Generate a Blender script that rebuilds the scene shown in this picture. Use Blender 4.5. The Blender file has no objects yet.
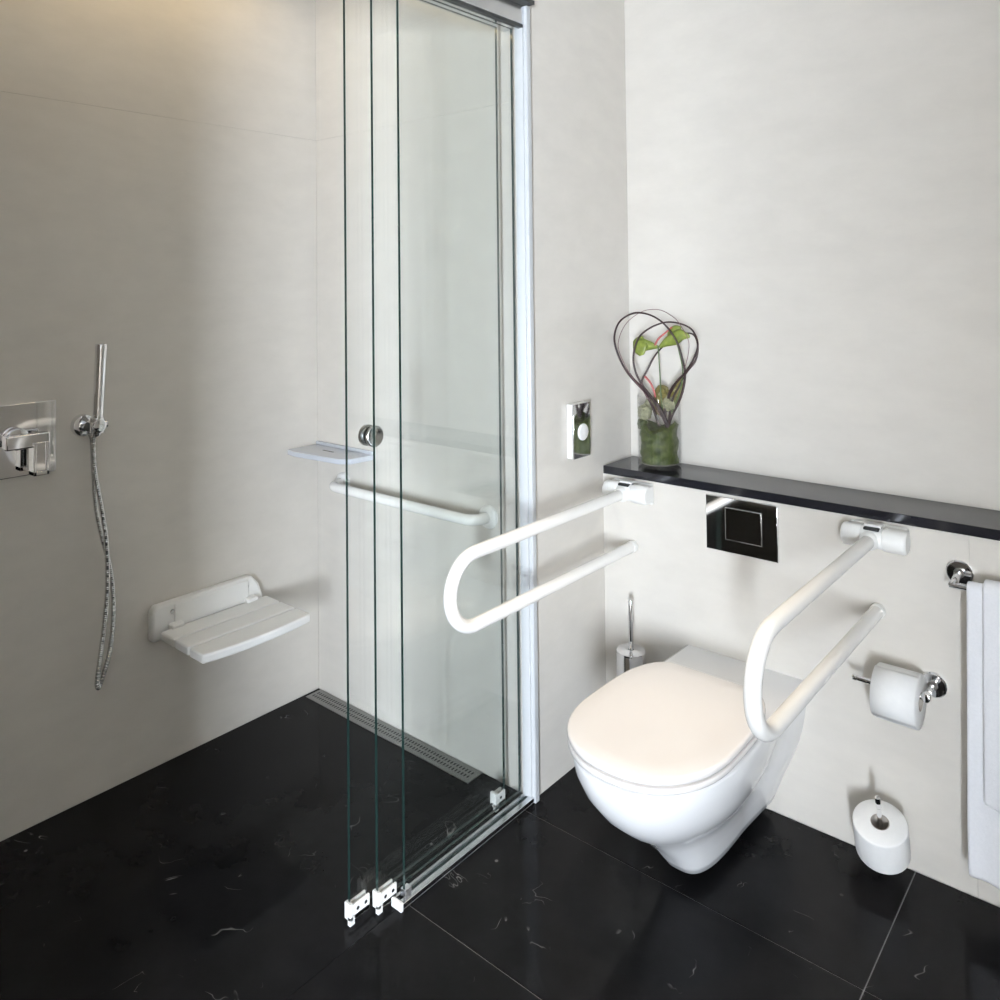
import bpy, bmesh, math, random
from mathutils import Vector, Matrix
random.seed(7)
sc = bpy.context.scene
COL = sc.collection

# ------------------------------------------------------------------ camera
FPX, PY = 799.85, 262.27                       # focal length and principal row, pixels of a 1000 px frame
YAW, PITCH, ROLL = -0.70102, 0.02608, -0.01087
CAM = Vector((1.4605, -2.2457, 1.5))
_f = Vector((math.sin(YAW)*math.cos(PITCH), math.cos(YAW)*math.cos(PITCH), math.sin(PITCH)))
_r = Vector((math.cos(YAW), -math.sin(YAW), 0)); _u = _r.cross(_f)
_R = _r*math.cos(ROLL) + _u*math.sin(ROLL); _U = -_r*math.sin(ROLL) + _u*math.cos(ROLL)
cd = bpy.data.cameras.new('camera'); cam = bpy.data.objects.new('camera', cd); COL.objects.link(cam)
cd.sensor_width = 36; cd.lens = FPX/1000*36; cd.shift_y = (PY-500)/1000; cd.clip_start = .02
cam.matrix_world = Matrix(((_R.x,_U.x,-_f.x,CAM.x),(_R.y,_U.y,-_f.y,CAM.y),(_R.z,_U.z,-_f.z,CAM.z),(0,0,0,1)))
sc.camera = cam
def hit(px, py, axis, v):                      # where the line of sight through a pixel meets the plane axis = v
    d = _f + _R*(px-500)/FPX - _U*(py-PY)/FPX
    return CAM + d*((v-CAM[axis])/d[axis])

# ------------------------------------------------------------------ light
w = bpy.data.worlds.new('overcast_sky'); sc.world = w; w.use_nodes = True
SKY = 330
w.node_tree.nodes['Background'].inputs[0].default_value = (.80, .885, 1, 1)
w.node_tree.nodes['Background'].inputs[1].default_value = SKY
XR, YF, ZC = 2.6, -5.3, 2.64                              # right wall, wall behind the camera, ceiling
RW = (-5.15, -4.3, .3, 1.8)                              # window in the right wall: y0, y1, z0, z1
FW = None                                 # window in the wall behind the camera: x0, x1, z0, z1
def portal(loc, rot, w_, h_):
    pl = bpy.data.lights.new('window_daylight', 'AREA'); pl.shape = 'RECTANGLE'; pl.size = w_; pl.size_y = h_; pl.cycles.is_portal = True
    po = bpy.data.objects.new('window_daylight', pl); COL.objects.link(po); po.location = loc; po.rotation_euler = rot
if RW: portal((XR+.02, (RW[0]+RW[1])/2, (RW[2]+RW[3])/2), (math.pi/2, 0, math.pi/2), RW[1]-RW[0], RW[3]-RW[2])
if FW: portal(((FW[0]+FW[1])/2, YF-.02, (FW[2]+FW[3])/2), (math.pi/2, 0, 0), FW[1]-FW[0], FW[3]-FW[2])
OCCLUDER_X = 1.21; SY = -3.0; TINT = (.989, .996, .994); RWM = 'tile'; FWM = 'plaster2'  # end and face of the added light-blocking wall, glass tint, wall materials
sc.view_settings.view_transform = 'Standard'; sc.view_settings.look = 'None'
sc.view_settings.gamma = 1; sc.view_settings.use_curve_mapping = False
sc.view_settings.exposure = 0.0
sc.cycles.use_denoising = True
sc.cycles.max_bounces = 14; sc.cycles.transparent_max_bounces = 32; sc.cycles.diffuse_bounces = 6
sc.cycles.sample_clamp_indirect = 8; sc.cycles.blur_glossy = .5

# ------------------------------------------------------------------ materials
def srgb(r, g, b):
    f = lambda c: (c/255/12.92) if c <= 10 else ((c/255+.055)/1.055)**2.4
    return (f(r), f(g), f(b), 1)
def mat(name, col, rough=.4, metal=0, spec=.5, noise=0, nscale=20, bump=0, bscale=200, coat=0, stretch=(1,1,1), sheen=0, sss=0):
    m = bpy.data.materials.new(name); m.use_nodes = True; t = m.node_tree; b = t.nodes['Principled BSDF']
    b.inputs['Base Color'].default_value = col; b.inputs['Roughness'].default_value = rough
    b.inputs['Metallic'].default_value = metal; b.inputs['Specular IOR Level'].default_value = spec
    b.inputs['Coat Weight'].default_value = coat; b.inputs['Coat Roughness'].default_value = .05
    b.inputs['Sheen Weight'].default_value = sheen
    if sss: b.inputs['Subsurface Weight'].default_value = sss; b.inputs['Subsurface Radius'].default_value = (.01,.008,.006)
    if noise or bump:
        g = t.nodes.new('ShaderNodeNewGeometry'); mp = t.nodes.new('ShaderNodeMapping'); mp.inputs['Scale'].default_value = stretch
        t.links.new(g.outputs['Position'], mp.inputs['Vector'])
    if noise:
        n = t.nodes.new('ShaderNodeTexNoise'); n.inputs['Scale'].default_value = nscale; n.inputs['Detail'].default_value = 6
        n.inputs['Roughness'].default_value = .65
        t.links.new(mp.outputs[0], n.inputs['Vector'])
        r = t.nodes.new('ShaderNodeMapRange'); r.inputs['From Min'].default_value = .3; r.inputs['From Max'].default_value = .7
        r.inputs['To Min'].default_value = 1-noise; r.inputs['To Max'].default_value = 1+noise
        t.links.new(n.outputs['Fac'], r.inputs['Value'])
        v = t.nodes.new('ShaderNodeVectorMath'); v.operation = 'SCALE'; v.inputs[0].default_value = col[:3]
        t.links.new(r.outputs[0], v.inputs['Scale']); t.links.new(v.outputs[0], b.inputs['Base Color'])
    if bump:
        n2 = t.nodes.new('ShaderNodeTexNoise'); n2.inputs['Scale'].default_value = bscale; n2.inputs['Detail'].default_value = 3
        t.links.new(mp.outputs[0], n2.inputs['Vector'])
        bp = t.nodes.new('ShaderNodeBump'); bp.inputs['Strength'].default_value = bump; bp.inputs['Distance'].default_value = .002
        t.links.new(n2.outputs['Fac'], bp.inputs['Height']); t.links.new(bp.outputs[0], b.inputs['Normal'])
    return m
def glass_mat(name, tint, gloss=1.0):
    # thin clear glass: Schlick reflection over a tinted see-through body, the same for every ray
    m = bpy.data.materials.new(name); m.use_nodes = True; t = m.node_tree; t.nodes.clear()
    out = t.nodes.new('ShaderNodeOutputMaterial'); mix = t.nodes.new('ShaderNodeMixShader')
    tr = t.nodes.new('ShaderNodeBsdfTransparent'); tr.inputs[0].default_value = (*tint, 1)
    gl = t.nodes.new('ShaderNodeBsdfGlossy'); gl.inputs['Roughness'].default_value = .005
    g = t.nodes.new('ShaderNodeNewGeometry'); d = t.nodes.new('ShaderNodeVectorMath'); d.operation = 'DOT_PRODUCT'
    t.links.new(g.outputs['Normal'], d.inputs[0]); t.links.new(g.outputs['Incoming'], d.inputs[1])
    def mth(op, a, b=None):
        n = t.nodes.new('ShaderNodeMath'); n.operation = op
        for i, x in enumerate((a, b)):
            if x is None: continue
            if isinstance(x, (int, float)): n.inputs[i].default_value = x
            else: t.links.new(x, n.inputs[i])
        return n.outputs[0]
    f = mth('SUBTRACT', 1.0, mth('ABSOLUTE', d.outputs['Value'])); f = mth('POWER', f, 5.0)
    f = mth('ADD', mth('MULTIPLY', f, .96), .04); f = mth('MULTIPLY', f, gloss)
    t.links.new(f, mix.inputs[0]); t.links.new(tr.outputs[0], mix.inputs[1]); t.links.new(gl.outputs[0], mix.inputs[2])
    t.links.new(mix.outputs[0], out.inputs[0])
    return m
def stone_mat(name, base, vein, rough, amount, spec=.5):
    m = mat(name, base, rough, spec=spec, noise=.35, nscale=6); t = m.node_tree; b = t.nodes['Principled BSDF']
    src = b.inputs['Base Color'].links[0].from_socket
    g = t.nodes.new('ShaderNodeNewGeometry')
    n = t.nodes.new('ShaderNodeTexNoise'); n.inputs['Scale'].default_value = 5.5; n.inputs['Detail'].default_value = 3; n.inputs['Distortion'].default_value = 1.2
    mk = t.nodes.new('ShaderNodeTexNoise'); mk.inputs['Scale'].default_value = 9; mk.inputs['Detail'].default_value = 2
    off = t.nodes.new('ShaderNodeVectorMath'); off.operation = 'ADD'; off.inputs[1].default_value = (3.1, 7.7, 1.3)
    t.links.new(g.outputs['Position'], n.inputs['Vector']); t.links.new(g.outputs['Position'], off.inputs[0]); t.links.new(off.outputs[0], mk.inputs['Vector'])
    def mr(s, a, bb, c, d):
        r = t.nodes.new('ShaderNodeMapRange'); r.inputs[1].default_value = a; r.inputs[2].default_value = bb; r.inputs[3].default_value = c; r.inputs[4].default_value = d
        t.links.new(s, r.inputs[0]); return r.outputs[0]
    sb = t.nodes.new('ShaderNodeMath'); sb.operation = 'SUBTRACT'; sb.inputs[1].default_value = .5; t.links.new(n.outputs['Fac'], sb.inputs[0])
    ab = t.nodes.new('ShaderNodeMath'); ab.operation = 'ABSOLUTE'; t.links.new(sb.outputs[0], ab.inputs[0])
    line = mr(ab.outputs[0], 0, .006, 1, 0); mask = mr(mk.outputs['Fac'], .66-.06*amount, .72, 0, 1)
    mu = t.nodes.new('ShaderNodeMath'); mu.operation = 'MULTIPLY'; t.links.new(line, mu.inputs[0]); t.links.new(mask, mu.inputs[1])
    # small pale fossils
    vo = t.nodes.new('ShaderNodeTexVoronoi'); vo.inputs['Scale'].default_value = 11; vo.inputs['Randomness'].default_value = 1
    t.links.new(off.outputs[0], vo.inputs['Vector'])
    sp = mr(vo.outputs['Distance'], .035, .06, 1, 0)
    wn = t.nodes.new('ShaderNodeSeparateColor'); t.links.new(vo.outputs['Color'], wn.inputs[0])
    pick = mr(wn.outputs[0], .90, .92, 0, .55)
    m2 = t.nodes.new('ShaderNodeMath'); m2.operation = 'MULTIPLY'; t.links.new(sp, m2.inputs[0]); t.links.new(pick, m2.inputs[1])
    mx = t.nodes.new('ShaderNodeMath'); mx.operation = 'MAXIMUM'; t.links.new(mu.outputs[0], mx.inputs[0]); t.links.new(m2.outputs[0], mx.inputs[1])
    mi = t.nodes.new('ShaderNodeMix'); mi.data_type = 'RGBA'; mi.inputs[7].default_value = vein
    t.links.new(mx.outputs[0], mi.inputs[0]); t.links.new(src, mi.inputs[6]); t.links.new(mi.outputs[2], b.inputs['Base Color'])
    return m
M = {}
M['tile'] = mat('cream_porcelain_tile', (.62, .585, .53, 1), .16, spec=.28, noise=.035, nscale=7, stretch=(1,1,2.2), bump=.02, bscale=60)
M['joint'] = mat('tile_joint', (.57, .545, .50, 1), .8, noise=.05)
M['plaster'] = mat('white_plaster', (.80, .79, .77, 1), .8, noise=.02, nscale=8)
M['plaster2'] = mat('taupe_plaster', (.42, .38, .33, 1), .7, noise=.03, nscale=6)
M['floor'] = stone_mat('black_fossil_marble', (.0090, .0088, .0092, 1), (.30, .29, .28, 1), .1, .75, .09)
M['grout'] = mat('grey_grout', (.20, .20, .20, 1), .8, noise=.2, nscale=30)
M['ledge'] = stone_mat('black_ledge_stone', (.010, .010, .013, 1), (.10, .10, .11, 1), .10, .2)
M['chrome'] = mat('polished_chrome', (.80, .80, .81, 1), .05, metal=1, noise=.01, nscale=40)
M['steel'] = mat('brushed_steel', (.60, .60, .59, 1), .26, metal=1, noise=.08, nscale=60, stretch=(1,8,8))
M['drain'] = mat('dull_drain_steel', (.30, .30, .29, 1), .35, metal=1, noise=.08, nscale=60, stretch=(1,8,8))
M['alu'] = mat('satin_aluminium', (.70, .71, .73, 1), .22, metal=1, noise=.03, nscale=50)
M['profile'] = mat('pale_anodised_profile', (.50, .51, .515, 1), .3, noise=.02, nscale=20)
M['dark_alu'] = mat('dark_rail_gasket', (.03, .032, .03, 1), .4, noise=.1)
M['dark'] = mat('dark_slot', (.01, .01, .01, 1), .6, noise=.1)
M['ceramic'] = mat('white_glazed_ceramic', (.82, .815, .81, 1), .07, spec=.5, noise=.008, nscale=3)
M['seatw'] = mat('warm_white_duroplast', (.83, .79, .755, 1), .16, noise=.008, nscale=3)
M['white'] = mat('white_coated_tube', (.84, .82, .78, 1), .2, noise=.01, nscale=5)
M['plastic'] = mat('white_plastic', (.80, .79, .76, 1), .3, noise=.015, nscale=8)
M['shelfw'] = mat('pale_grey_shelf', (.54, .56, .60, 1), .12, noise=.02, nscale=8)
M['paper'] = mat('white_tissue', (.84, .83, .81, 1), .95, spec=.1, noise=.02, nscale=60, bump=.25, bscale=900)
M['card'] = mat('grey_card_core', (.42, .38, .33, 1), .9, noise=.08, nscale=50)
M['towel'] = mat('white_terry', (.84, .84, .86, 1), 1, spec=.05, noise=.03, nscale=150, bump=.8, bscale=700, sheen=.3)
M['glass'] = glass_mat('green_tinted_glass', TINT)
M['edge'] = mat('green_glass_edge', (.012, .030, .026, 1), .06, spec=.6, noise=.1, nscale=5)
M['clear'] = glass_mat('clear_glass', (.985, .988, .987))
M['reed'] = mat('dark_plum_reed', srgb(52, 34, 34), .45, noise=.35, nscale=40)
M['reed2'] = mat('thin_brown_reed', srgb(120, 88, 92), .5, noise=.3, nscale=40)
M['leaf'] = mat('anthurium_green', srgb(118, 130, 56), .3, noise=.3, nscale=60)
M['stem'] = mat('green_stem', srgb(78, 98, 58), .45, noise=.2, nscale=50)
M['spadix'] = mat('coral_spadix', srgb(176, 92, 88), .5, noise=.15, nscale=80)
M['moss'] = mat('dark_green_leaf_filling', srgb(62, 72, 24), .6, noise=.7, nscale=45, bump=1, bscale=90)
M['lichen'] = mat('pale_lichen', srgb(140, 138, 110), .8, noise=.4, nscale=90, bump=1, bscale=150)
M['bract'] = mat('olive_bract', srgb(120, 110, 60), .5, noise=.4, nscale=60)
M['wood'] = mat('brown_wood', (.20, .13, .085, 1), .4, noise=.3, nscale=9, stretch=(6,6,.6))
M['bristle'] = mat('white_bristle', (.7, .7, .7, 1), .8, noise=.1, nscale=90)
em = bpy.data.materials.new('warm_lamp_lens'); em.use_nodes = True; b_ = em.node_tree.nodes['Principled BSDF']
b_.inputs['Base Color'].default_value = (.9, .85, .75, 1); b_.inputs['Emission Color'].default_value = (1, .77, .45, 1); b_.inputs['Emission Strength'].default_value = 14
M['lamp'] = em

# ------------------------------------------------------------------ helpers
ORG = {}
def org(p): return ORG.get(p.name, Vector((0,0,0))) if p else Vector((0,0,0))
def tag(o, label=None, cat=None, group=None, kind=None):
    for k, v in (('label', label), ('category', cat), ('group', group), ('kind', kind)):
        if v: o[k] = v
    return o
def thing(name, label, cat, loc, group=None):
    o = bpy.data.objects.new(name, None); COL.objects.link(o); o.location = loc; o.empty_display_size = .03
    ORG[o.name] = Vector(loc); return tag(o, label, cat, group)
def mesh(name, verts, faces, m, parent=None, smooth=True, bevel=0, seg=2, sub=0, solid=0, auto=40):
    """link ONE mesh; verts are world coordinates"""
    o0 = org(parent)
    me = bpy.data.meshes.new(name); me.from_pydata([tuple(Vector(v)-o0) for v in verts], [], faces); me.validate()
    bm = bmesh.new(); bm.from_mesh(me); bmesh.ops.recalc_face_normals(bm, faces=bm.faces); bm.to_mesh(me); bm.free()
    for mm in (m if isinstance(m, (list, tuple)) else [m]): me.materials.append(M[mm])
    o = bpy.data.objects.new(name, me); COL.objects.link(o)
    if parent: o.parent = parent
    ORG[o.name] = o0
    if solid:
        s = o.modifiers.new('solid', 'SOLIDIFY'); s.thickness = solid; s.offset = 0
    if bevel:
        bv = o.modifiers.new('bevel', 'BEVEL'); bv.width = bevel; bv.segments = seg; bv.limit_method = 'ANGLE'; bv.angle_limit = math.radians(35)
    if sub:
        s = o.modifiers.new('sub', 'SUBSURF'); s.levels = sub; s.render_levels = sub
    if smooth:
        me.polygons.foreach_set('use_smooth', [True]*len(me.polygons))
        try: me.set_sharp_from_angle(angle=math.radians(auto))
        except Exception: pass
    return o
def boxg(x0,x1,y0,y1,z0,z1):
    v = [(x,y,z) for x in (x0,x1) for y in (y0,y1) for z in (z0,z1)]
    return v, [(0,1,3,2),(4,6,7,5),(0,4,5,1),(2,3,7,6),(0,2,6,4),(1,5,7,3)]
def join(*gs):
    V, F = [], []
    for v, f in gs:
        k = len(V); V += list(v); F += [tuple(i+k for i in q) for q in f]
    return V, F
def box(name, x0,x1,y0,y1,z0,z1, m, parent=None, bevel=.002, seg=2):
    v, f = boxg(x0,x1,y0,y1,z0,z1); return mesh(name, v, f, m, parent, smooth=bool(bevel), bevel=bevel, seg=seg)
def frame(d):
    d = Vector(d).normalized(); a = Vector((0,0,1)) if abs(d.z) < .9 else Vector((1,0,0))
    u = d.cross(a).normalized(); return u, d.cross(u).normalized()
def latheg(p, d, prof, n=32):
    """prof: (distance along d, radius) list"""
    p = Vector(p); d = Vector(d).normalized(); u, v = frame(d); V, F, rings = [], [], []
    for h, r in prof:
        if r <= 1e-6: rings.append([len(V)]); V.append(p+d*h)
        else:
            rings.append(list(range(len(V), len(V)+n)))
            V += [p+d*h+(u*math.cos(2*math.pi*k/n)+v*math.sin(2*math.pi*k/n))*r for k in range(n)]
    for a, b in zip(rings, rings[1:]):
        for k in range(n):
            k2 = (k+1) % n
            if len(a) == 1 and len(b) == 1: continue
            if len(a) == 1: F.append((a[0], b[k], b[k2]))
            elif len(b) == 1: F.append((a[k], b[0], a[k2]))
            else: F.append((a[k], b[k], b[k2], a[k2]))
    return V, F
def cylg(p, d, L, r, e=.002, n=32):
    e = min(e, r*.5, L*.4)
    return latheg(p, d, [(0,0),(0,r-e),(e*.3,r-e*.3),(e,r),(L-e,r),(L-e*.3,r-e*.3),(L,r-e),(L,0)], n)
def cyl(name, p, d, L, r, m, parent=None, e=.002, n=32):
    v, f = cylg(p, d, L, r, e, n); return mesh(name, v, f, m, parent)
def spline(P, per=8, closed=False):
    P = [Vector(q) for q in P]; n = len(P); out = []
    for i in range(n if closed else n-1):
        g = (lambda j: P[j % n]) if closed else (lambda j: P[max(0, min(n-1, j))])
        a, b, c, d = g(i-1), g(i), g(i+1), g(i+2)
        for k in range(per):
            t = k/per; out.append(.5*((2*b)+(c-a)*t+(2*a-5*b+4*c-d)*t*t+(3*b-a-3*c+d)*t**3))
    if not closed: out.append(P[-1])
    return out
def tubeg(P, r, n=12, cap=True, flat=1.0):
    P = [Vector(q) for q in P]; V, F = [], []; t0 = (P[1]-P[0]).normalized(); u, v = frame(t0); N = len(P)
    for i, q in enumerate(P):
        t = (P[min(i+1,N-1)]-P[max(i-1,0)]).normalized()
        u = (u - t*u.dot(t)).normalized(); v = t.cross(u)
        rr = r(i/(N-1)) if callable(r) else r
        V += [q+(u*math.cos(2*math.pi*k/n)*flat+v*math.sin(2*math.pi*k/n))*rr for k in range(n)]
    for i in range(N-1):
        for k in range(n): F.append((i*n+k, i*n+(k+1)%n, (i+1)*n+(k+1)%n, (i+1)*n+k))
    if cap: F += [tuple(range(n)), tuple(range((N-1)*n, N*n))]
    return V, F
def tube(name, P, r, m, parent=None, n=12, flat=1.0):
    v, f = tubeg(P, r, n, True, flat); return mesh(name, v, f, m, parent)
def loftg(rings, cap0=True, cap1=True, closed=True):
    n = len(rings[0]); V = [q for r in rings for q in r]; F = []
    for i in range(len(rings)-1):
        for k in range(n if closed else n-1): F.append((i*n+k, i*n+(k+1)%n, (i+1)*n+(k+1)%n, (i+1)*n+k))
    if cap0: F.append(tuple(range(n)))
    if cap1: F.append(tuple(range((len(rings)-1)*n, len(rings)*n)))
    return V, F

# ------------------------------------------------------------------ the room
XL, YS, YB = -1.015, -.385, .180          # shower side wall, shower end wall, wall above the ledge
def st(name, v, f, m, bevel=0): return tag(mesh(name, v, f, m, None, smooth=False), kind='structure')
# floor: bedding with every stone tile laid on it
floor = st('floor', *boxg(XL-.1, XR+.1, YF-.1, YB+.1, -.08, -.0022), 'grout')
def tile(x0,x1,y0,y1, parent=floor, name='floor_tile'):
    g = .0014; return box(name, x0+g, x1-g, y0+g, y1-g, -.014, 0, 'floor', parent, bevel=.0006, seg=1)
xs = [-.008, .92, 1.82, XR]; ys_ = [.0, -.44, -.89, -1.34, -1.79, -2.24, -2.69, -3.14, -3.59, -4.04, -4.49, -4.94, YF]
for xa, xb in zip(xs, xs[1:]):
    for ya, yb in zip(ys_, ys_[1:]): tile(xa, xb, yb, ya)
tile(XL-.001, -.0058, -2.24, YS, name='shower_slab')
for xa, xb in ((XL, -.9), (-.9, -.008)):
    for ya, yb in zip((-2.24, -2.69, -3.14), (-2.69, -3.14, YF)): tile(xa, xb, yb, ya)
# walls: backing plus large porcelain panels
def clad(name, axis, face, sgn, u, z, back=.1, ext=(0, 0), m='tile'):
    """wall whose tiled face lies at axis = face, facing sgn; u, z: joint positions along the wall and upwards"""
    t, g = .011, .0003
    def bx(u0,u1,z0,z1,d0,d1):
        a, b = sorted((face-sgn*d0, face-sgn*d1))
        return boxg(a,b,u0,u1,z0,z1) if axis == 0 else boxg(u0,u1,a,b,z0,z1)
    w_ = st(name, *bx(u[0]+ext[0], u[-1]+ext[1], z[0]-.02, z[-1]+.02, .0018, back), 'joint')
    for u0, u1 in zip(u, u[1:]):
        for z0, z1 in zip(z, z[1:]):
            v, f = bx(u0+g, u1-g, z0+g, z1-g, 0, t); mesh('tile_panel', v, f, m, w_, bevel=.0003, seg=1)
    return w_
clad('wall_left', 0, XL, 1, [YF, -3.985, -2.785, -1.585, YS], [0, 2.047, ZC], .1, (-.1, .1))
clad('wall_shower_back', 1, YS, -1, [XL, 0], [0, 2.047, ZC], .1, (-.1, -.012))
clad('wall_partition', 0, 0, 1, [YS, YB], [0, ZC], .1, (.012, .1))
clad('wall_back', 1, YB, -1, [0, 1.45, XR], [.871, ZC], .12, (-.1, .1))
clad('wall_back_lower', 1, 0, -1, [0, 1.058, XR], [0, .871], .15, (-.05, .1))
clad('wall_right', 0, XR, -1, [-3.2, -2.1, -1.0, YB], [0, 2.047, ZC], .1, (0, .1), RWM)
st('wall_occluder', *boxg(XL-.1, OCCLUDER_X, SY-.12, SY, 0, ZC), 'plaster2')  # added unseen wall, blocks window light so the left shower wall fades darker
def holed(name, axis, at, th, u0, u1, o, m):
    """plain wall between u0 and u1 at axis = at, with a window opening o"""
    def q(a, b, c, d): return boxg(at, at+th, a, b, c, d) if axis == 0 else boxg(a, b, at-th, at, c, d)
    g = [q(u0, u1, 0, ZC)] if not o else [q(u0, o[0], 0, ZC), q(o[1], u1, 0, ZC), q(o[0], o[1], 0, o[2]), q(o[0], o[1], o[3], ZC)]
    return st(name, *join(*g), m)
holed('wall_front', 1, YF, .12, XL-.1, XR+.12, FW, FWM)
holed('wall_window', 0, XR, .12, YF, -3.2, RW, FWM)
st('ceiling', *boxg(XL-.1, XR+.1, YF-.12, YB+.12, ZC, ZC+.1), 'plaster')
fw = .05
for n_, (o, ax) in enumerate(((FW, 1), (RW, 0))):
    if not o: continue
    win = tag(bpy.data.objects.new('window_%d' % (n_+1), None), kind='structure'); COL.objects.link(win)
    u0, u1, z0, z1 = o
    for a in ((u0,u0+fw,z0,z1),(u1-fw,u1,z0,z1),((u0+u1)/2-fw/2,(u0+u1)/2+fw/2,z0+fw,z1-fw),(u0+fw,u1-fw,z0,z0+fw),(u0+fw,u1-fw,z1-fw,z1)):
        if ax == 0: box('window_frame', XR+.04, XR+.09, a[0],a[1], a[2],a[3], 'plastic', win, .003)
        else: box('window_frame', a[0],a[1], YF-.09, YF-.04, a[2],a[3], 'plastic', win, .003)

# black stone ledge above the toilet
box('stone_ledge', .006, XR, -.008, YB, .871, .897, 'ledge', None, .0015)
tag(bpy.data.objects['stone_ledge'], 'long black polished stone ledge top along the wall above the toilet', 'ledge')

# ------------------------------------------------------------------ shower screen
def pane(name, x, y0, y1, z0, z1, parent, th=.008):
    v, f = boxg(x-th/2, x+th/2, y0, y1, z0, z1)
    o = mesh(name, v, f, ['glass', 'edge'], parent, smooth=False)
    for p in o.data.polygons: p.material_index = 0 if abs(p.normal.x) > .5 else 1
    return o
HZ = 2.258
scr = thing('shower_screen', 'fixed green-tinted glass shower screen with aluminium head rail and floor track', 'shower screen', (0, -.65, 0))
pane('fixed_pane', -.012, -.889, YS-.012, .014, HZ+.02, scr)
v, f = join(boxg(-.028, .012, -.915, YS-.002, 0, .006), boxg(-.028,-.020, -.915, YS-.002, .006, .016), boxg(-.004, .012, -.915, YS-.002, .006, .018))
mesh('floor_track', v, f, 'alu', scr, bevel=.0012)
box('track_end', -.024, .012, -.921, -.912, 0, .020, 'plastic', scr, .002)
box('pane_shoe', -.020, -.003, -.893, -.872, .012, .030, 'alu', scr, .001)
box('wall_profile', -.026, .004, YS-.022, YS, 0, HZ+.06, 'profile', scr, .002)
box('corner_profile', .001, .016, YS-.016, YS+.004, 0, HZ+.062, 'profile', scr, .003)
box('head_rail', -.085, .006, SY, YS-.001, HZ+.006, HZ+.062, 'alu', scr, .002)
box('rail_gasket', -.012, .004, SY, YS-.002, HZ-.004, HZ+.006, 'dark_alu', scr, .001)
box('rail_cover', -.09, .036, SY, YS-.001, HZ+.062, HZ+.074, 'dark_alu', scr, .001)

def clip(x, y0, parent, name='guide_clip', W=.052):
    """white bottom guide: two cheeks gripping the glass, an end stop and a foot"""
    g = [boxg(x-.010, x-.0045, y0, y0+W, .010, .044), boxg(x+.0045, x+.010, y0, y0+W, .010, .044), boxg(x-.010, x+.010, y0, y0+W, .010, .021),
         boxg(x-.010, x+.011, y0-.008, y0+.001, .012, .050), boxg(x+.001, x+.011, y0-.008, y0+.006, .0005, .020)]
    v, f = join(*g); c = mesh(name, v, f, 'plastic', parent, bevel=.0008, smooth=True)
    for dy in (.016, .040):
        cyl('screw_hole', (x+.0096, y0+dy, .031), (1,0,0), .0010, .0042, 'dark', c, .0002, 14)
    box('clip_foot', x-.003, x+.0075, y0+.012, y0+W, .0005, .011, 'steel', c, .001)
    return c
def slider(x, y0, y1, label):
    s = thing('sliding_glass_panel', label, 'glass door', (x, (y0+y1)/2, 0), 'sliding panels of the shower screen')
    pane('pane', x, y0, y1, .022, HZ, s); clip(x, y0+.002, s)
    return s
s1 = slider(-.060, -1.019, -.452, 'clear sliding glass shower panel carrying the round steel knob')
clip(-.060, -.494, s1, W=.036)
kp = hit(373, 436, 0, -.052)
for sg, nm in ((1, 'knob'), (-1, 'inner_knob')):
    x0 = -.060+sg*.004; R = .026
    v, f = latheg((x0, kp.y, kp.z), (sg,0,0), [(0,0),(0,R*.82),(.005,R*.82),(.006,R),(.013,R),(.0145,R*.95),(.0145,R*.83),(.010,R*.6),(.0085,0)], 40)
    mesh(nm, v, f, 'steel', s1)
s2 = slider(-.036, -.954, -.410, 'clear sliding glass shower panel without a knob, next to the fixed pane')
# linear drain
dr = thing('shower_drain', 'long narrow steel floor drain with punched slots along the shower wall', 'drain', (-.6, -.42, 0))
box('grate', -1.000, -.200, -.455, -.388, -.004, .0022, 'drain', dr, .0008)
vs, fs = [], []
for i in range(62):
    for yy in (-.432, -.411):
        x = -.985+i*.0125; g = boxg(x, x+.005, yy-.006, yy+.006, .0010, .0026); vs, fs = join((vs, fs), g)
tag(mesh('slot_pattern', vs, fs, 'dark', dr, smooth=False), kind='stuff')

# ------------------------------------------------------------------ toilet
TX = .475
toilet = thing('wall_hung_toilet', 'white wall-hung ceramic toilet with its lid closed', 'toilet', (TX, 0, 0))
def bowl_ring(z, wd, F, yc, wb, n, waist, N=28, K=12):
    right = []
    for i in range(K):                                      # wall to start of the front curve
        t = i/K; y = yc*t
        hw = wb+(wd-wb)*(t*t*(3-2*t)); hw *= 1-waist*math.exp(-((y-.17)/.085)**2)
        right.append((hw, y))
    for i in range(N+1):
        a = math.pi/2*i/N
        right.append((wd*math.cos(a)**(2/n) if i < N else 0, yc+(F-yc)*math.sin(a)**(2/n)))
    pts = [Vector((TX+x, -y, z)) for x, y in right] + [Vector((TX-x, -y, z)) for x, y in reversed(right[:-1])]
    return pts
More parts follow.
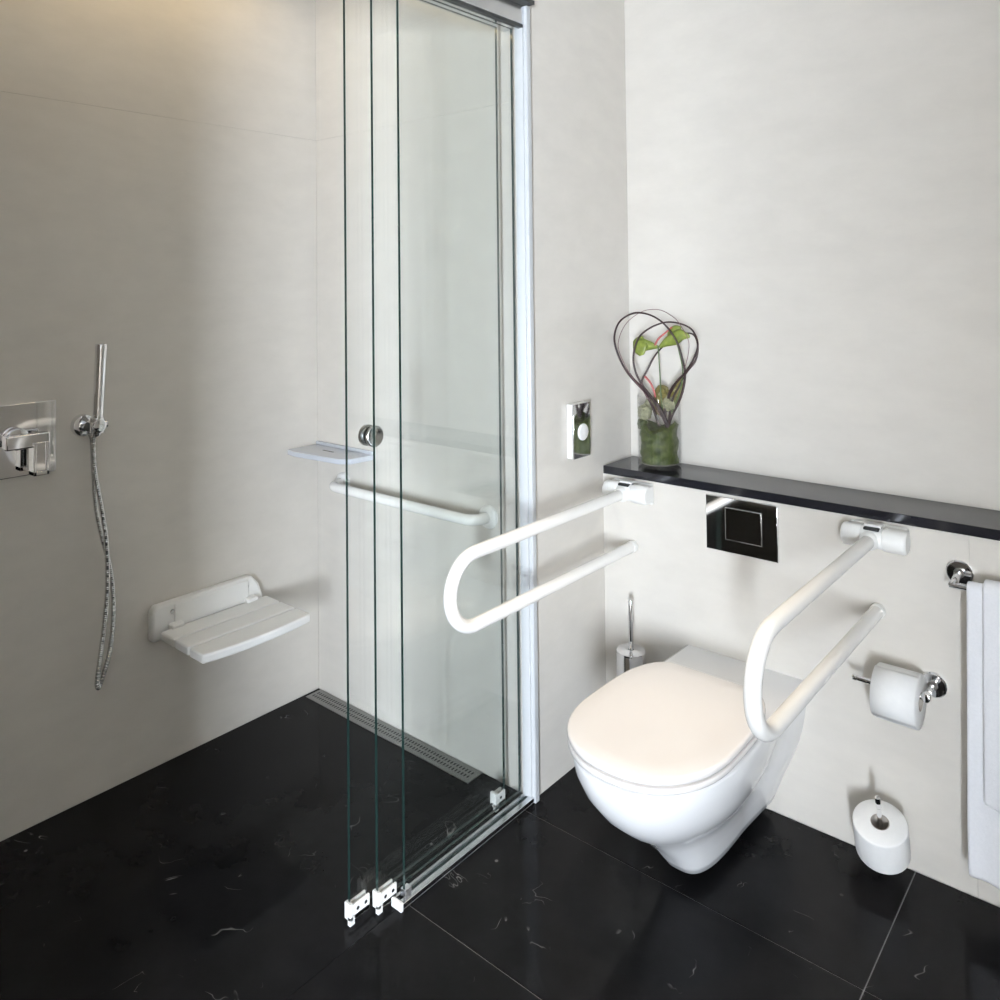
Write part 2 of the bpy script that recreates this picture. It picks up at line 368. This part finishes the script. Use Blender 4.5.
#      z     w     F     yc    wb   n   waist
S = [(.034,.040,.384,.20,.050,2.6,0),(.030,.058,.402,.20,.066,3.0,0),(.034,.070,.416,.20,.080,3.2,0),(.058,.077,.436,.20,.090,3.2,.0),(.100,.087,.474,.22,.106,2.9,.04),
     (.142,.100,.520,.26,.125,2.5,.08),(.182,.118,.568,.30,.142,2.25,.12),(.222,.146,.626,.35,.157,2.15,.14),(.264,.171,.674,.39,.168,2.15,.12),(.308,.188,.708,.42,.176,2.2,.07),
     (.350,.1965,.729,.43,.180,2.22,.03),(.384,.199,.736,.44,.182,2.22,0),(.391,.197,.734,.44,.180,2.22,0),(.3935,.190,.727,.44,.173,2.22,0)]
rings = [bowl_ring(*s) for s in S]
mesh('bowl', *loftg(rings), 'ceramic', toilet, auto=60)
def lid_ring(z, off, N=30):
    xc, w_, yc, bf, bb = TX, .197+off, -.505, .232+off, .31+off
    cut = -.212+off; P = []
    for i in range(N+1):
        a = -math.pi/2+math.pi*i/N                          # front curve, left to right via the front
        c, s = math.sin(a), math.cos(a)
        P.append((xc+w_*math.copysign(abs(c)**(2/2.25), c), yc-bf*abs(s)**(2/2.25)))
    tmax = min(.97, (cut-yc)/bb)
    for i in range(1, 15):
        t = tmax*math.sin(math.pi/2*i/14); P.append((xc+w_*(1-t**3.5)**(1/3.5), yc+bb*t))
    for i in range(14, 0, -1):
        t = tmax*math.sin(math.pi/2*i/14); P.append((xc-w_*(1-t**3.5)**(1/3.5), yc+bb*t))
    return [Vector((x, y, z)) for x, y in P]
def slab(name, z0, z1, off, m, r0=.004, r1=.008, dome=0):
    R = [lid_ring(z0, off-r0), lid_ring(z0+r0*.3, off-r0*.3), lid_ring(z0+r0, off), lid_ring(z1-r1, off), lid_ring(z1-r1*.6, off-r1*.09), lid_ring(z1-r1*.25, off-r1*.35), lid_ring(z1, off-r1)]
    if dome: R += [lid_ring(z1+dome*.6, off-.05), lid_ring(z1+dome, off-.12)]
    return mesh(name, *loftg(R), m, toilet, auto=60)
slab('seat', .3985, .4135, 0, 'seatw', .005, .004)
slab('lid', .4185, .437, .001, 'seatw', .005, .007, .002)
for sx in (-.075, .075):
    cyl('hinge', (TX+sx-.018, -.200, .409), (1,0,0), .036, .011, 'seatw', toilet, .003)
# flush plate
fp = thing('flush_plate', 'shiny chrome flush plate with a single rectangular button above the toilet', 'flush plate', (.476, 0, .70))
box('plate', .368, .586, -.009, .001, .702, .862, 'chrome', fp, .002)
box('button_gap', .428, .542, -.0095, -.004, .738, .836, 'dark', fp, .0006)
box('button', .430, .540, -.0115, -.004, .740, .834, 'chrome', fp, .0015)

# ------------------------------------------------------------------ fold-down grab bars
def grab(x, label, dy=0, zb=.648):
    g = thing('fold_down_grab_bar', label, 'grab bar', (x, 0, .83), 'fold-down grab bars beside the toilet')
    zt = .832; R = (zt-zb)/2; yc = -.742+dy
    P = [(x, -.045, zt)] + [(x, -.045+(yc+.045)*i/6, zt) for i in range(1, 7)]
    P += [(x, yc-R*math.sin(math.pi*i/20), (zt+zb)/2+R*math.cos(math.pi*i/20)) for i in range(1, 20)]
    P += [(x, yc+(-.02-yc)*i/6, zb) for i in range(0, 7)]
    tube('bar', P, .0168, 'white', g, 20)
    cyl('end_buffer', (x, -.022, zb), (0,1,0), .0215, .0185, 'plastic', g, .004)
    box('wall_plate', x-.064, x+.078, -.014, .0, zt-.034, zt+.032, 'plastic', g, .006, 3)
    for xa, L in ((x-.070, .050), (x+.028, .058)):
        v, f = latheg((xa, -.048, zt+.004), (1,0,0), [(0,0),(0,.024),(.003,.0275),(.007,.029),(L-.007,.029),(L-.003,.0275),(L,.024),(L,0)], 32)
        k = mesh('hinge_cap', v, f, 'plastic', g)
        box('cap_body', xa+.004, xa+L-.004, -.048, -.008, zt-.022, zt+.028, 'plastic', k, .003)
    v, f = cylg((x-.022, -.048, zt+.004), (1,0,0), .052, .026, .003); mesh('hinge_pin', v, f, 'plastic', g)
    v, f = latheg((x, -.045, zt), (0,-1,0), [(0,0),(0,.024),(.025,.024),(.036,.020),(.040,.0168)], 28); mesh('sleeve', v, f, 'plastic', g)
    box('lock_slot', x-.016, x+.022, -.064, -.030, zt+.024, zt+.0315, 'dark', g, .002)
    box('lock_lever', x-.018, x+.024, -.052, -.020, zt+.030, zt+.0375, 'plastic', g, .003)
    return g
grab(.112, 'white U-shaped fold-down grab bar on the shower side of the toilet', -.016, .654)
grab(.846, 'white U-shaped fold-down grab bar between toilet and hanging paper roll', .030, .636)

# ------------------------------------------------------------------ shower fittings
gr = thing('shower_grab_rail', 'white straight grab rail fixed low on the wall behind the glass panels', 'grab bar', (-.48, YS, .785))
xa, xb, zr, yr = -.862, -.165, .785, YS-.068
P = [(xa, YS-.004, zr)] + [(xa+.045*(1-math.cos(math.pi/2*i/8)), YS-.023-.045*math.sin(math.pi/2*i/8), zr) for i in range(9)]
P += [(xb-.045*(1-math.sin(math.pi/2*i/8)), YS-.023-.045*math.cos(math.pi/2*i/8), zr) for i in range(9)] + [(xb, YS-.004, zr)]
tube('rail', P, .0165, 'white', gr, 18)
for x in (xa, xb):
    v, f = latheg((x, YS, zr), (0,-1,0), [(0,.036),(.004,.036),(.009,.034),(.014,.026),(.016,.017)], 32); mesh('flange', v, f, 'plastic', gr)

# corner shelf
sh = thing('corner_shelf', 'pale corner soap shelf in the shower above the grab rail', 'shelf', (XL, YS, .89))
out = [(XL+.001, YS-.001), (XL+.001, YS-.135), (XL+.05, YS-.145), (-.735, YS-.125), (-.700, YS-.10), (-.690, YS-.001)]
n = len(out); z0, z1 = .888, .906
mesh('shelf_plate', [(x,y,z0) for x,y in out]+[(x,y,z1) for x,y in out], [tuple(range(n)), tuple(range(n,2*n))]+[(i,(i+1)%n,(i+1)%n+n,i+n) for i in range(n)], 'shelfw', sh, bevel=.002)
box('drain_slot', -.90, -.84, YS-.066, YS-.060, z1-.002, z1+.0006, 'dark', sh, 0)
box('shelf_lip', XL+.004, -.694, YS-.012, YS-.001, z1, z1+.012, 'shelfw', sh, .002)

# mixer
mx = thing('shower_mixer', 'square chrome shower mixer plate with a blocky lever', 'shower mixer', (XL, -1.41, 1.08))
box('plate', XL-.002, XL+.010, -1.512, -1.308, .977, 1.179, 'chrome', mx, .002)
cyl('neck', (XL+.009, -1.415, 1.085), (1,0,0), .030, .030, 'chrome', mx, .003)
box('lever_block', XL+.034, XL+.070, -1.455, -1.345, 1.062, 1.100, 'chrome', mx, .004, 3)
v, f = join(boxg(XL+.040, XL+.078, -1.390, -1.350, .985, .997), boxg(XL+.040, XL+.078, -1.390, -1.382, .985, 1.075), boxg(XL+.040, XL+.078, -1.358, -1.350, .985, 1.075), boxg(XL+.044, XL+.072, -1.385, -1.355, .99, 1.075))
mesh('lever_grip', v, f, 'chrome', mx, bevel=.0015)

# hand shower, its holder and hose
hp = hit(82, 425, 0, XL)
ho = thing('hand_shower_holder', 'round chrome wall outlet and cradle holding the hand shower', 'shower holder', (XL, hp.y, hp.z))
v, f = latheg((XL-.001, hp.y, hp.z), (1,0,0), [(0,0),(0,.033),(.012,.033),(.018,.030),(.020,.024),(.020,.016),(.052,.014)], 36); mesh('rose', v, f, 'chrome', ho)
hc = hit(97, 425, 0, XL+.066)
v, f = join(cylg((XL+.046, hc.y, hc.z), (1,0,0), .042, .019, .003), cylg((XL+.066, hc.y, hc.z-.022), (0,0,1), .044, .0205, .002))
mesh('cradle', v, f, 'chrome', ho)
v, f = cylg((XL+.066, hc.y+.014, hc.z), (.3,1,0), .016, .012, .002); mesh('cradle_button', v, f, 'chrome', ho)
tp_ = hit(101.5, 344, 0, XL+.072)
hs = thing('hand_shower', 'slim chrome stick hand shower with a long looping metal hose', 'hand shower', (XL+.066, hc.y, hc.z))
a = Vector((XL+.066, hc.y, hc.z-.03)); d = tp_-a
v, f = latheg(a, d, [(0,0),(0,.010),(.015,.0135),(.05,.0145),(d.length*.55,.0155),(d.length-.002,.0165),(d.length,.0155),(d.length-.001,.010),(d.length-.004,0)], 24)
mesh('wand', v, f, 'chrome', hs)
fr = [(93.5,440),(95,472),(102,510),(106.5,544),(107.6,586),(104.5,624),(99.6,662),(97.2,682)]
bk = [(99,687),(104,673),(109,655),(112.5,630),(113.5,601),(110,567),(102,537),(96,506),(93.5,470),(92,440)]
P = [a+Vector((0,0,.004))] + [hit(x, y, 0, XL+.066+.012*math.sin(i)) for i, (x, y) in enumerate(fr)] + [hit(x, y, 0, XL+.052-.004*i) for i, (x, y) in enumerate(bk)]
P = spline(P + [Vector((XL+.022, hp.y+.012, hp.z-.02))], 40)
tube('hose', P, lambda t: .0068+.0009*math.sin(t*2*math.pi*330), 'steel', hs, 10)

# folding shower seat
ss = thing('fold_down_shower_stool', 'white slatted fold-down shower seat mounted on the wall', 'shower seat', (XL, -.83, .42))
y0, y1 = -1.036, -.648
out = [(y0,.398),(y1+.0,.398),(y1+.004,.43),(y1-.012,.475),(y1-.04,.508),(y0+.012,.506),(y0,.490)]
n = len(out)
mesh('back_plate', [(XL,y,z) for y,z in out]+[(XL+.034,y,z) for y,z in out], [tuple(range(n)), tuple(range(n,2*n))]+[(i,(i+1)%n,(i+1)%n+n,i+n) for i in range(n)], 'plastic', ss, bevel=.008, seg=3)
mesh('back_panel', *boxg(XL+.030, XL+.040, y0+.07, y1-.055, .425, .500), 'plastic', ss, bevel=.004)
zt = .432
for k, (xa_, xb_, ya_, yb_) in enumerate(((-.968,-.889,-1.018,-.640),(-.881,-.801,-1.018,-.640),(-.793,-.700,-1.018,-.640))):
    N = 12; pts = []
    last = k == 2
    pts += [(xa_, ya_), (xa_, yb_)]
    if last:
        for i in range(N+1):
            t = i/N; pts.append((xb_-.018*(abs(2*t-1)**2.4), yb_+(ya_-yb_)*t))
    else: pts += [(xb_, yb_), (xb_, ya_)]
    n = len(pts)
    mesh('slat', [(x,y,zt-.027) for x,y in pts]+[(x,y,zt) for x,y in pts], [tuple(range(n)), tuple(range(n,2*n))]+[(i,(i+1)%n,(i+1)%n+n,i+n) for i in range(n)], 'plastic', ss, bevel=.006, seg=3)
for y in (-.965, -.70):
    box('support_arm', XL+.02, -.74, y-.014, y+.014, zt-.036, zt-.018, 'plastic', ss, .004)
    box('hinge_lug', XL+.03, XL+.062, y-.02, y+.02, zt-.02, zt+.012, 'plastic', ss, .005)
    cyl('screw_cap', (XL+.033, y-.008, .478), (1,0,0), .004, .007, 'steel', ss, .001, 20)

# ------------------------------------------------------------------ around the toilet
wc = thing('wall_control', 'small chrome-faced wall control box with a round white button', 'wall control', (0, -.157, .95))
box('housing', 0, .022, -.202, -.112, .952, 1.120, 'plastic', wc, .002)
box('face_plate', .020, .027, -.203, -.111, .951, 1.121, 'chrome', wc, .0015)
v, f = latheg((.026, -.152, 1.03), (1,0,0), [(0,0),(0,.026),(.003,.026),(.005,.024),(.006,.020),(.0065,0)], 36); mesh('button', v, f, 'plastic', wc)

tb = thing('toilet_brush', 'chrome toilet brush standing in its cylindrical chrome holder by the wall', 'toilet brush', (.135, -.062, .0))
bx_, by_ = .135, -.062
v, f = latheg((bx_, by_, .0), (0,0,1), [(0,0),(0,.044),(.003,.047),(.345,.047),(.347,.046),(.347,.040)], 40); mesh('holder', v, f, 'chrome', tb)
v, f = latheg((bx_, by_, .344), (0,0,1), [(0,.0),(0,.0455),(.004,.0465),(.008,.0455),(.009,.012),(.011,.009)], 40); mesh('holder_lid', v, f, 'chrome', tb)
cyl('handle', (bx_, by_, .35), (0,0,1), .158, .0078, 'chrome', tb, .003, 20)

# toilet roll on a horizontal arm
def roll_geo(p, d, L, R, r):
    return latheg(p, d, [(0,r),(0,R-.003),(.002,R-.0006),(.005,R),(L-.005,R),(L-.002,R-.0006),(L,R-.003),(L,r)], 48)
def roll(name, p, d, L, R, label):
    o = thing(name, label, 'toilet roll', p)
    v, f = roll_geo(p, d, L, R, .0215); mesh('paper', v, f, 'paper', o)
    p = Vector(p); d = Vector(d)
    v, f = latheg(p-d*.0004, d, [(0,.0205),(0,.0217),(L+.0008,.0217),(L+.0008,.0205),(0,.0205)], 32); mesh('core', v, f, 'card', o)
    return o
zc, yc_, xr = .466, -.076, .972
th = thing('toilet_roll_holder', 'chrome toilet roll holder with a round rose and straight arm', 'roll holder', (xr, 0, .484))
v, f = latheg((xr, .001, .484), (0,-1,0), [(0,0),(0,.031),(.007,.031),(.010,.028),(.0105,.012),(.0115,.011)], 36); mesh('rose', v, f, 'chrome', th)
az = zc+.0135
P = [(xr, -.004, .484), (xr, -.030, .484), (xr, yc_+.016, .482)] + [(xr-.016*(1-math.cos(math.pi/2*i/6)), yc_+.016-.016*math.sin(math.pi/2*i/6), az) for i in range(1, 7)] + [(.90, yc_, az), (.812, yc_, az)]
tube('arm', P, .0068, 'chrome', th, 14)
cyl('arm_tip', (.812, yc_, az), (-1,0,0), .012, .0072, 'chrome', th, .002, 18)
cyl('collar', (xr, -.060, .483), (0,-1,0), .028, .011, 'chrome', th, .003, 20)
r1 = roll('toilet_roll', (.859, yc_, zc), (1,0,0), .100, .064, 'white toilet paper roll hung on its chrome arm')
# tucked sheet end lying on the roll
P0 = []
for i in range(15):
    ang = math.radians(100+120*i/14); rr = .0648
    P0.append((rr*math.cos(ang), rr*math.sin(ang)))
V = [(.859+.1*s, yc_+c, zc+s_) for c, s_ in P0 for s in (0, 1)]
mesh('loose_sheet', V, [(2*i,2*i+1,2*i+3,2*i+2) for i in range(14)], 'paper', r1, solid=.0006)
# spare roll on a leaning spindle
ax = Vector((.04, -.34, .94)).normalized(); tp0 = hit(880, 822, 1, -.112); b0 = tp0-ax*.092
sp = thing('spare_roll_holder', 'chrome spare roll spindle leaning out from the foot of the wall', 'roll holder', (b0.x, 0, b0.z))
P = spline([(b0.x, -.004, b0.z-.004), (b0.x, (b0.y)*.5, b0.z-.012), b0-ax*.010, b0+ax*.02, b0+ax*.07, b0+ax*.145], 6)
tube('spindle', P, .0058, 'chrome', sp, 14)
cyl('spindle_tip', b0+ax*.138, ax, .034, .0068, 'chrome', sp, .003, 18)
v, f = latheg((b0.x, .001, b0.z-.004), (0,-1,0), [(0,0),(0,.020),(.006,.020),(.009,.016),(.010,.007)], 30); mesh('rose', v, f, 'chrome', sp)
v, f = latheg(b0-ax*.006, ax, [(0,.006),(0,.026),(.004,.026),(.005,.007)], 30); mesh('rest_disc', v, f, 'chrome', sp)
roll('spare_toilet_roll', b0, ax, .092, .063, 'white spare toilet paper roll standing tilted on a low spindle')

# towel rail with two towels
tr = thing('towel_rail', 'chrome towel rail with a round rose on the wall under the ledge', 'towel rail', (1.035, 0, .775))
ry, rz = -.062, .762
for x in (1.036, 1.636):
    v, f = latheg((x, .001, .776), (0,-1,0), [(0,0),(0,.030),(.007,.030),(.010,.027),(.0105,.012)], 36); mesh('rose', v, f, 'chrome', tr)
    P = spline([(x, -.006, .776), (x, -.035, .775), (x, -.055, .770), (x, ry, rz)], 6); tube('arm', P, .0085, 'chrome', tr, 14)
cyl('rail', (1.024, ry, rz), (1,0,0), .624, .0078, 'chrome', tr, .002, 20)
def towel(name, x0, x1, rad, zf, zb, label, ph, flare, th=.007):
    prof = [(ry+rad+.012, zb)]
    k = 10
    for i in range(1, k): prof.append((ry+rad+.012*(1-i/k), zb+(rz-zb)*i/k))
    for i in range(9): a = math.pi*i/8; prof.append((ry+rad*math.cos(a), rz+rad*math.sin(a)))
    k = 22
    for i in range(1, k+1): prof.append((ry-rad-.010*i/k, rz+(zf-rz)*i/k))
    NX = 44; V, F = [], []; L = len(prof)
    for i in range(NX+1):
        s = i/NX
        for j, (y, z) in enumerate(prof):
            drop = max(0, min(1, (rz-z)/.55)) * (1 if j > 14 else .4)
            x = x0+(x1-x0)*s + flare*(s-.5)*drop
            yy = y - drop*(.007*math.sin(x*34+.4)+.004*math.sin(x*61+.8)) * (1 if j > 14 else .5)
            V.append((x, yy, z+(.006*math.sin(s*9+ph) if j in (0, L-1) else 0)))
    for i in range(NX):
        for j in range(L-1): F.append((i*L+j, i*L+j+1, (i+1)*L+j+1, (i+1)*L+j))
    o = mesh(name, V, F, 'towel', None, solid=th, sub=1); return tag(o, label, 'towel', 'towels on the rail')
towel('bath_towel', 1.063, 1.57, .0135, .092, .15, 'long white bath towel hanging lowest on the chrome rail', .4, .02, .009)
towel('hand_towel', 1.098, 1.53, .0245, .275, .30, 'shorter white towel laid over the long towel on the rail', 1.7, .015, .010)

# ------------------------------------------------------------------ vase and flowers
vx, vy, vz = .163, .086, .897
va = tag(mesh('glass_vase', *latheg((vx, vy, vz), (0,0,1), [(0,0),(0,.066),(.003,.069),(.232,.069),(.2335,.0675),(.232,.0655),(.016,.0655),(.013,.060),(.013,0)], 48), 'clear', None),
         'clear glass cylinder vase standing on the black stone ledge', 'vase')
fl = thing('flower_arrangement', 'green anthuriums and bent dark reeds arranged in the glass vase', 'flowers', (vx, vy, vz+.016))
# leaf filling rolled inside the glass
V, F = [], []
prof = []
NR, NA = 14, 48
for i in range(NR+1):
    z = vz+.018+.118*i/NR
    for k in range(NA):
        a = 2*math.pi*k/NA
        r = .0585+.0035*math.sin(3*a+i*.9)+.002*math.sin(7*a-i*1.7)-(.010 if i == NR else 0)
        zz = z+(.010*math.sin(2*a+1)+.006*math.sin(5*a) if i > NR-3 else 0)
        V.append((vx+r*math.cos(a), vy+r*math.sin(a), zz))
for i in range(NR):
    for k in range(NA): F.append((i*NA+k, i*NA+(k+1)%NA, (i+1)*NA+(k+1)%NA, (i+1)*NA+k))
F += [tuple(range(NA)), tuple(range(NR*NA, (NR+1)*NA))]
mesh('leaf_filling', V, F, 'moss', fl)
rnd = random.Random(3)
def blob(name, c, r, m, seed, sq=(1,1,1)):
    R = random.Random(seed); bm = bmesh.new(); bmesh.ops.create_icosphere(bm, subdivisions=3, radius=1)
    ph = [R.uniform(0, 6) for _ in range(6)]
    V = []
    for v in bm.verts:
        q = v.co; k = 1+.22*math.sin(5*q.x+ph[0])*math.sin(6*q.y+ph[1])+.14*math.sin(11*q.z+ph[2])*math.sin(9*q.x+ph[3])
        V.append((c[0]+q.x*r*k*sq[0], c[1]+q.y*r*k*sq[1], c[2]+q.z*r*k*sq[2]))
    F = [tuple(x.index for x in f.verts) for f in bm.faces]; bm.free()
    return mesh(name, V, F, m, fl)
for i, (px, py, dy, r, m) in enumerate(((645,412,-.02,.022,'lichen'),(650,404,.0,.018,'lichen'),(669,404,-.01,.02,'lichen'),(664,396,.02,.022,'bract'),(676,390,.01,.016,'bract'),(642,424,-.02,.016,'moss'),(660,408,.02,.020,'bract'))):
    c = hit(px, py, 1, vy+dy); blob('filler_clump', c, r, m, i, (1, .8, 1.1))
def cp(pts, amp, ph):                 # crop pixels of the bouquet to a gently swaying curve about the vase axis
    out = []
    for i, (x, y) in enumerate(pts):
        t = i/(len(pts)-1); s = math.sin(math.pi*t)
        out.append(hit(600+x/5.556, 300+y/5.556, 1, vy-.01+amp*s*math.cos(2*t*math.pi+ph)))
    return spline(out, 8)
A = [(375,720),(350,640),(300,560),(230,490),(150,400),(95,290),(80,200),(110,120),(180,75),(250,75),(320,105),(380,160),(430,240),(455,320),(472,400),(465,480),(440,560),(400,640),(375,710)]
B = [(385,720),(340,610),(240,480),(195,390),(187,300),(215,210),(280,155),(360,125),(440,130),(510,165),(543,240),(528,310),(480,395),(420,465),(370,560),(360,650)]
Cc = [(330,700),(290,590),(232,470),(262,390),(312,300),(380,232),(450,192),(515,190),(543,250),(533,330),(490,390),(430,450),(385,520),(375,620)]
D = [(340,650),(250,520),(165,410),(105,280),(110,200),(155,120),(240,62),(330,55),(400,90),(440,130),(490,220),(490,300),(470,380)]
tube('reed', cp(A, .028, 0), lambda t: .0030+.0022*abs(2*t-1)**2, 'reed', fl, 10)
tube('reed', cp(B, .022, 2), lambda t: .0028+.0022*abs(2*t-1)**2, 'reed', fl, 10)
tube('reed', cp(Cc, .026, 4), lambda t: .0028+.0020*abs(2*t-1)**2, 'reed', fl, 10)
tube('reed', cp(D, .030, 3), .0011, 'reed2', fl, 8)
tube('reed', cp([(380,700),(400,560),(440,480),(465,430),(500,380)], .01, 1), lambda t: .0042-.0025*t, 'reed', fl, 10)
tube('reed', cp([(370,690),(310,580),(250,500),(190,440),(165,405)], .012, 2), lambda t: .0048-.003*t, 'reed', fl, 10)
tube('stem', cp([(350,640),(338,520),(332,400),(326,300),(322,255)], .005, 0), .0021, 'stem', fl, 10)
tube('stem', cp([(390,640),(440,520),(460,400),(440,290),(425,235),(420,200)], .008, 1), .0019, 'stem', fl, 10)
tube('spadix', cp([(305,250),(325,215),(360,185),(400,150)], .004, 0), lambda t: .0036-.0012*t, 'spadix', fl, 10)
tube('spadix', cp([(250,425),(280,460),(298,500),(308,540)], .004, 0), lambda t: .0040-.001*t, 'spadix', fl, 10)
def leafmesh(name, ctl, widths, dy, m='leaf', cup=.3):
    ctr = spline([hit(600+x/5.556, 300+y/5.556, 1, vy+dy+.015*i/(len(ctl)-1)) for i, (x, y) in enumerate(ctl)], 6)
    N = len(ctr); V, F = [], []; K = 7
    for i, c in enumerate(ctr):
        t = (ctr[min(i+1,N-1)]-ctr[max(i-1,0)]).normalized(); side = t.cross(Vector((0,1,0))).normalized()
        u = i/(N-1)*(len(widths)-1); a = int(min(u, len(widths)-2)); w_ = (widths[a]+(widths[a+1]-widths[a])*(u-a))/5.556*.0036
        for k in range(K):
            s = k/(K-1)*2-1; V.append(c+side*w_*s+Vector((0,-cup*w_*(1-s*s),0)))
    for i in range(N-1):
        for k in range(K-1): F.append((i*K+k, i*K+k+1, (i+1)*K+k+1, (i+1)*K+k))
    return mesh(name, V, F, m, fl, solid=.0012)
leafmesh('anthurium_leaf', [(232,308),(225,270),(222,235),(235,202)], [12,44,40,4], -.02)
leafmesh('anthurium_leaf', [(205,250),(245,250),(285,255),(330,262)], [26,32,20,3], -.015)
leafmesh('anthurium_leaf', [(330,262),(370,235),(410,215),(450,195),(500,205)], [5,22,34,30,3], -.02)
leafmesh('anthurium_leaf', [(390,222),(405,190),(425,165),(450,150)], [14,32,26,3], -.01)
leafmesh('bract', [(400,620),(420,540),(440,480),(450,430)], [14,30,22,3], .0, 'bract')
leafmesh('bract', [(330,600),(330,540),(345,500),(380,490)], [14,34,30,4], .02, 'bract')

# ------------------------------------------------------------------ warm light strip let into the shower ceiling
ls = thing('ceiling_light_strip', 'warm white linear light strip in the shower ceiling along the side wall', 'ceiling lamp', (-.82, -.95, ZC))
box('strip_channel', -.855, -.785, -1.60, -.62, ZC-.012, ZC+.001, 'alu', ls, .002)
box('strip_diffuser', -.845, -.795, -1.59, -.63, ZC-.016, ZC-.010, 'lamp', ls, .001)

# warm downlight over the toilet
dl = thing('recessed_downlight', 'round warm recessed ceiling downlight above the toilet', 'ceiling lamp', (.50, -.75, ZC))
v, f = latheg((.50, -.75, ZC+.001), (0,0,-1), [(0,.036),(0,.048),(.004,.048),(.006,.045),(.006,.036),(.002,.034)], 36); mesh('trim_ring', v, f, 'chrome', dl)
v, f = latheg((.50, -.75, ZC-.0005), (0,0,-1), [(0,0),(0,.034),(.002,.034),(.002,0)], 32); mesh('lens', v, f, 'lamp', dl)
L = bpy.data.lights.new('downlight_beam', 'SPOT'); L.energy = 100; L.color = (1, .86, .70); L.spot_size = math.radians(38); L.spot_blend = .8; L.shadow_soft_size = .05
lo = bpy.data.objects.new('downlight_beam', L); COL.objects.link(lo); lo.parent = dl; lo.location = (0, 0, -.012)
